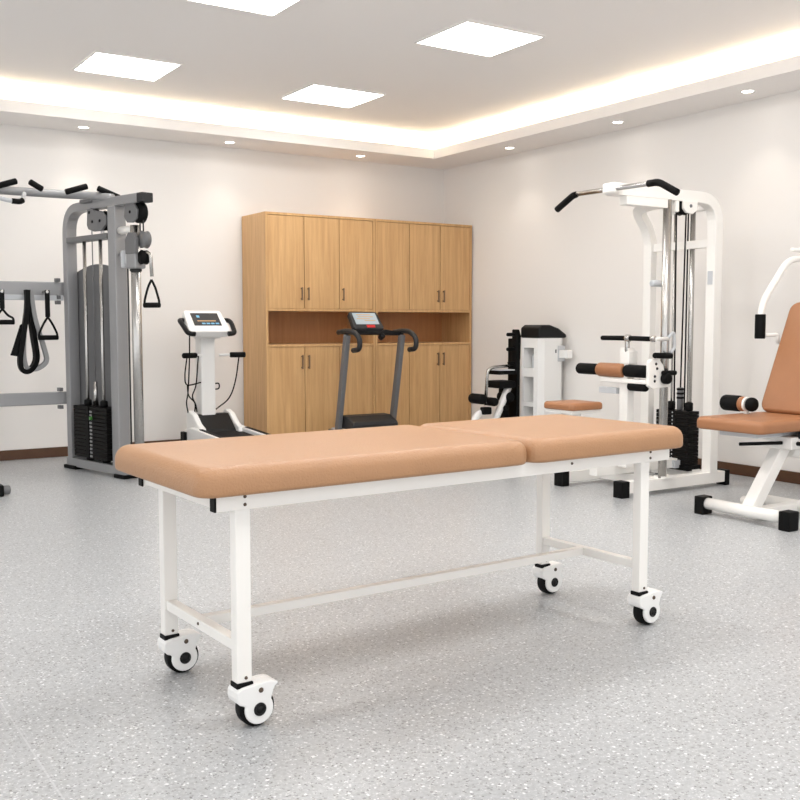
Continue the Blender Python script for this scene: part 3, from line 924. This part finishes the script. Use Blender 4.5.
pad(4.295, 4.58, 4.64, 4.925, 0.556, 0.603, 0.02, 0.01, rc=0.035).build('seat', M['leather2'], lp)
# near upright bends over into the top beam
MB().rect(fillet([(5.425, 4.49, 0.095), (5.425, 4.49, 1.935), (4.44, 4.49, 1.935)], 0.17, 8), 0.075, 0.075, up=(1, 0, 0)).build('near_upright', M['white'], lp, 0.005)
MB().rect(fillet([(5.41, 5.05, 0.095), (5.41, 5.05, 1.74), (5.26, 5.05, 1.925), (5.06, 4.53, 1.925)], 0.1, 6), 0.075, 0.06, up=(1, 0, 0)).build('far_upright', M['white'], lp, 0.005)
MB().box((4.56, 4.455, 1.845), (4.97, 4.525, 1.9)).build('lower_beam', M['white'], lp, 0.004)
MB().box((5.405, 4.525, 1.62), (5.455, 5.02, 1.675)).build('crossbar', M['white'], lp, 0.003)
MB().box((5.3845, 4.47, 1.37), (5.388, 4.51, 1.46)).build('label_plate', M['lgrey'], lp)
MB().tube([(4.945, 4.475, 0.10), (4.945, 4.475, 1.9)], 0.028, 20).build('guide_post', M['chrome'], lp)
MB().box((4.92, 4.43, 0.10), (5.03, 4.525, 0.112)).build('post_flange', M['white'], lp)
MB().rtube((4.90, 4.56, 1.37), (5.04, 4.54, 1.37), 0.022).build('stop_pin', M['lgrey'], lp)
for y in (4.70, 4.86):
    MB().tube([(5.45, y, 0.1), (5.45, y, 1.90)], 0.018 if y < 4.8 else 0.007).build('guide_rod', M['chrome'], lp)
    MB().rtube((5.45, y, 0.50), (5.45, y, 0.56), 0.028).build('rod_bumper', M['black'], lp)
MB().box((5.41, 4.52, 1.875), (5.49, 4.9, 1.90)).build('rod_bracket', M['white'], lp, 0.003)
for (x, y, zb, xt, yt) in ((5.11, 4.53, 0.3, 5.09, 4.53), (5.45, 4.78, 0.64, 5.31, 4.64), (5.43, 4.725, 0.5, 5.43, 4.725)):
    MB().tube([(x, y, zb), (xt, yt, 1.87)], 0.0055, 8).build('cable', M['black'], lp)
MB().rtube((5.45, 4.78, 0.5), (5.45, 4.78, 0.66), 0.022).build('selector_stem', M['dgrey'], lp)
for z in (0.58, 0.61, 0.64):
    MB().rtube((5.45, 4.78, z), (5.45, 4.78, z + 0.016), 0.026).build('stem_ring', M['black'], lp)
for k in range(14):
    z = 0.125 + k * 0.0268
    MB().box((5.395, 4.655, z), (5.505, 4.95, z + 0.0245)).build('weight_plate', M['iron'], lp, 0.002)
    MB().lathe([(0, -0.002), (0.005, -0.002), (0.006, 0)], (5.395, 4.80, z + 0.012), (1, 0, 0), 8).build('pin_hole', M['lgrey'], lp)
MB().box((5.385, 4.64, 0.085), (5.515, 4.965, 0.122)).build('stack_base', M['black'], lp, 0.003)
MB().box((5.34, 4.72, 0.10), (5.40, 4.8, 0.155)).build('stack_stop', M['lgrey'], lp, 0.003)
# top pulley
MB().box((5.0, 4.45, 1.825), (5.03, 4.53, 1.9)).build('pulley_cheek', M['white'], lp, 0.008)
MB().prism([(5.06, 1.90), (5.19, 1.90), (5.19, 1.85), (5.15, 1.82), (5.09, 1.825), (5.06, 1.85)], (0, 4.44, 0), (1, 0, 0), (0, 0, 1), (0, 0.02, 0)).build('pulley_cheek', M['white'], lp, 0.004)
wheel((5.09, 4.485, 1.865), 0.055, (0, 1, 0), lp, 0.04)
MB().lathe([(0, -0.004), (0.01, -0.004), (0.012, 0)], (5.125, 4.44, 1.87), (0, 1, 0), 12).build('pulley_bolt', M['dgrey'], lp)
# lat bar
LXB = 4.42
MB().box((LXB - 0.022, 4.40, 1.90), (LXB + 0.06, 4.51, 1.965)).build('bar_clamp', M['white'], lp, 0.012)
MB().tube([(LXB, 4.14, 1.925), (LXB, 4.755, 1.93)], 0.015).build('pulldown_bar', M['chrome'], lp)
MB().tube(fillet([(LXB, 4.76, 1.928), (LXB, 4.79, 1.925), (LXB, 4.94, 1.85)], 0.03), 0.021).build('bar_grip', M['foam'], lp)
MB().tube(fillet([(LXB, 4.15, 1.925), (LXB, 4.07, 1.925), (LXB, 3.93, 1.85)], 0.03), 0.021).build('bar_grip', M['foam'], lp)
# thigh rollers and handle unit on the centre post
RX_ = 4.78
MB().rect([(4.80, 4.665, 0.16), (4.80, 4.665, 0.95)], 0.075, 0.06, up=(1, 0, 0)).build('roller_post', M['white'], lp, 0.004)
MB().box((4.765, 4.615, 0.845), (4.845, 4.69, 0.93)).build('post_head', M['white'], lp, 0.005)
MB().rtube((RX_, 4.645, 0.92), (RX_, 4.645, 1.0), 0.016).build('handle_stem', M['chrome'], lp)
MB().rtube((RX_, 4.88, 1.013), (RX_, 4.655, 1.013), 0.016).build('handle_grip', M['foam'], lp)
MB().rtube((RX_, 4.625, 1.013), (RX_, 4.44, 1.01), 0.016).build('handle_grip', M['foam'], lp)
MB().rtube((RX_, 4.66, 1.013), (RX_, 4.62, 1.013), 0.024).build('handle_hub', M['chrome'], lp)
MB().rtube((RX_, 4.44, 1.012), (RX_, 4.405, 1.012), 0.02).build('handle_hub', M['chrome'], lp)
MB().tube([(RX_, 4.41, 1.01), (4.93, 4.44, 1.01)], 0.012).build('link_rod', M['white'], lp)
MB().tube(fillet([(4.93, 4.44, 1.01), (4.99, 4.44, 1.06), (5.0, 4.44, 0.95), (4.96, 4.44, 0.92)], 0.03), 0.01).build('cable_hook', M['lgrey'], lp)
MB().tube([(RX_, 5.10, 0.80), (RX_, 4.50, 0.80)], 0.012).build('roller_axle', M['chrome'], lp)
MB().rtube((RX_, 5.10, 0.80), (RX_, 4.905, 0.80), 0.038).build('roller_end', M['foam'], lp)
rp = MB().rtube((RX_, 4.90, 0.80), (RX_, 4.66, 0.80), 0.047, 0.012).build('thigh_pad', M['leather2'], lp)
rp['label'] = 'tan middle pad of the thigh roller'
MB().rtube((RX_, 4.655, 0.80), (RX_, 4.47, 0.80), 0.041).build('roller_end', M['foam'], lp)
MB().box((4.75, 4.46, 0.72), (4.86, 4.86, 0.748)).build('roller_tray', M['white'], lp, 0.004)
MB().prism([(4.77, 0.71), (4.77, 0.86), (4.79, 0.88), (4.86, 0.88), (4.90, 0.84), (4.92, 0.74), (4.97, 0.74), (4.97, 0.70), (4.80, 0.69)], (0, 4.44, 0), (1, 0, 0), (0, 0, 1), (0, 0.03, 0)).build('side_plate', M['white'], lp, 0.004)
for x, z in ((4.83, 0.85), (4.84, 0.82), (4.82, 0.77), (4.82, 0.74)):
    MB().lathe([(0, -0.004), (0.008, -0.004), (0.01, 0)], (x, 4.44, z), (0, 1, 0), 10).build('bolt', M['dplast'], lp)
MB().rtube((4.80, 4.43, 0.905), (4.96, 4.43, 0.90), 0.019).build('side_grip', M['foam'], lp)
MB().rtube((4.87, 4.42, 0.792), (4.99, 4.42, 0.79), 0.016).build('side_grip', M['foam'], lp)
MB().rtube((4.90, 4.44, 0.755), (4.90, 4.39, 0.755), 0.036).build('adjuster_knob', M['foam'], lp)
MB().rtube((RX_, 4.62, 0.70), (RX_, 4.47, 0.70), 0.03).build('lower_roller', M['foam'], lp)
MB().box((4.76, 4.72, 0.645), (4.80, 4.88, 0.685)).build('position_bracket', M['lgrey'], lp, 0.003)

# ------------------------------------------------------------------ tan bench with press arms, right edge
bn = thing('chest_press_bench', 'white framed workout bench with tan seat and reclined backrest at the right edge', 'gym machine', (5.0, 3.6, 0))
MB().tube([(4.60, 3.27, 0.065), (4.60, 3.83, 0.065)], 0.033, 18).build('front_foot_tube', M['white'], bn)
MB().box((4.56, 3.815, 0), (4.645, 3.88, 0.105)).build('foot_cap', M['black'], bn, 0.006)
MB().box((4.56, 3.24, 0), (4.645, 3.31, 0.105)).build('foot_cap', M['black'], bn, 0.006)
MB().tube([(5.02, 3.28, 0.06), (5.02, 3.80, 0.06)], 0.03, 16).build('rear_foot_tube', M['white'], bn)
MB().rtube((5.02, 3.80, 0.03), (5.02, 3.90, 0.03), 0.03).build('rear_foot_end', M['white'], bn)
MB().rect([(4.61, 3.53, 0.07), (4.96, 3.56, 0.46)], 0.075, 0.075, up=(0, 1, 0)).build('front_post', M['white'], bn, 0.006)
MB().box((4.62, 3.50, 0.02), (5.92, 3.57, 0.075)).build('spine_tube', M['white'], bn, 0.005)
MB().tube(fillet([(4.97, 3.55, 0.38), (5.12, 3.55, 0.36), (5.45, 3.55, 0.09)], 0.08), 0.04).build('curved_brace', M['white'], bn)
MB().box((4.84, 3.44, 0.40), (5.25, 3.62, 0.47)).build('seat_bracket', M['white'], bn, 0.006)
MB().box((4.62, 3.5, 0.472), (5.2, 3.76, 0.505)).build('seat_frame', M['lgrey'], bn, 0.004)
MB().rtube((4.86, 3.42, 0.437), (4.86, 3.30, 0.437), 0.012).build('lever', M['black'], bn)
MB().rtube((4.62, 3.62, 0.43), (4.84, 3.50, 0.435), 0.010).build('adjust_lever', M['black'], bn)
MB().box((4.90, 3.40, 0.46), (5.2, 3.45, 0.50)).build('hinge_plate', M['dplast'], bn, 0.004)
MB().rtube((4.93, 3.41, 0.41), (4.93, 3.37, 0.42), 0.02).build('adjuster_knob', M['dgrey'], bn)
pad(4.52, 5.14, 3.405, 3.865, 0.505, 0.575, 0.03, 0.014, rc=0.05).build('seat', M['leather2'], bn)
# backrest built flat then leaned
lean = math.atan2(0.285, 0.66)
mb = pad(-0.36, 0.36, -0.215, 0.215, 0, 0.075, 0.02, 0.012, rc=0.06)
Rm = Matrix.Translation((5.285, 3.63, 0.885)) @ Matrix(((math.sin(lean), 0, -math.cos(lean), 0), (0, -1, 0, 0), (math.cos(lean), 0, math.sin(lean), 0), (0, 0, 0, 1)))
for v in mb.bm.verts:
    v.co = Rm @ v.co
mb.build('backrest', M['leather2'], bn)
MB().rect([(5.19, 3.63, 0.47), (5.50, 3.63, 1.19)], 0.06, 0.04, up=(0, 1, 0)).build('back_frame', M['white'], bn, 0.005)
MB().box((5.83, 3.56, 0.0), (5.92, 3.70, 1.75)).build('rear_column', M['white'], bn, 0.008)
MB().box((5.14, 3.58, 0.44), (5.84, 3.66, 0.5)).build('back_link', M['white'], bn, 0.006)
# hold-down roller at the far side of the seat
MB().rtube((4.905, 3.965, 0.632), (4.905, 3.83, 0.632), 0.048, 0.016).build('roller', M['foam'], bn)
MB().rtube((4.90, 3.835, 0.632), (4.90, 3.80, 0.632), 0.044, 0.006).build('roller_band', M['leather2'], bn)
MB().rtube((4.90, 3.80, 0.632), (4.90, 3.785, 0.632), 0.044, 0.004).build('roller_flange', M['white'], bn)
MB().rtube((4.90, 3.785, 0.632), (4.90, 3.73, 0.632), 0.042, 0.02).build('roller_knob', M['foam'], bn)
MB().tube([(4.90, 3.795, 0.56), (4.90, 3.795, 0.62)], 0.015).build('roller_post', M['white'], bn)
for y, s in ((3.93, -1), (3.33, 1)):
    arm = fillet([(5.185, y, 1.02), (5.185, y, 1.22), (5.44, y, 1.51), (5.80, y, 1.53), (5.88, 3.63, 1.6)], 0.09, 7)
    MB().tube(arm, 0.021, 14).build('press_arm', M['white'], bn)
    MB().rtube((5.185, y, 1.015), (5.185, y, 1.165), 0.032, 0.005).build('press_grip', M['foam'], bn)
    MB().tube(fillet([(5.185, y, 1.035), (5.29, y + s * 0.05, 1.04), (5.29, y + s * 0.05, 0.985)], 0.015), 0.012).build('grip_link', M['white'], bn)
MB().rtube((5.47, 3.93, 1.57), (5.80, 3.93, 1.57), 0.014).build('upper_rod', M['white'], bn)
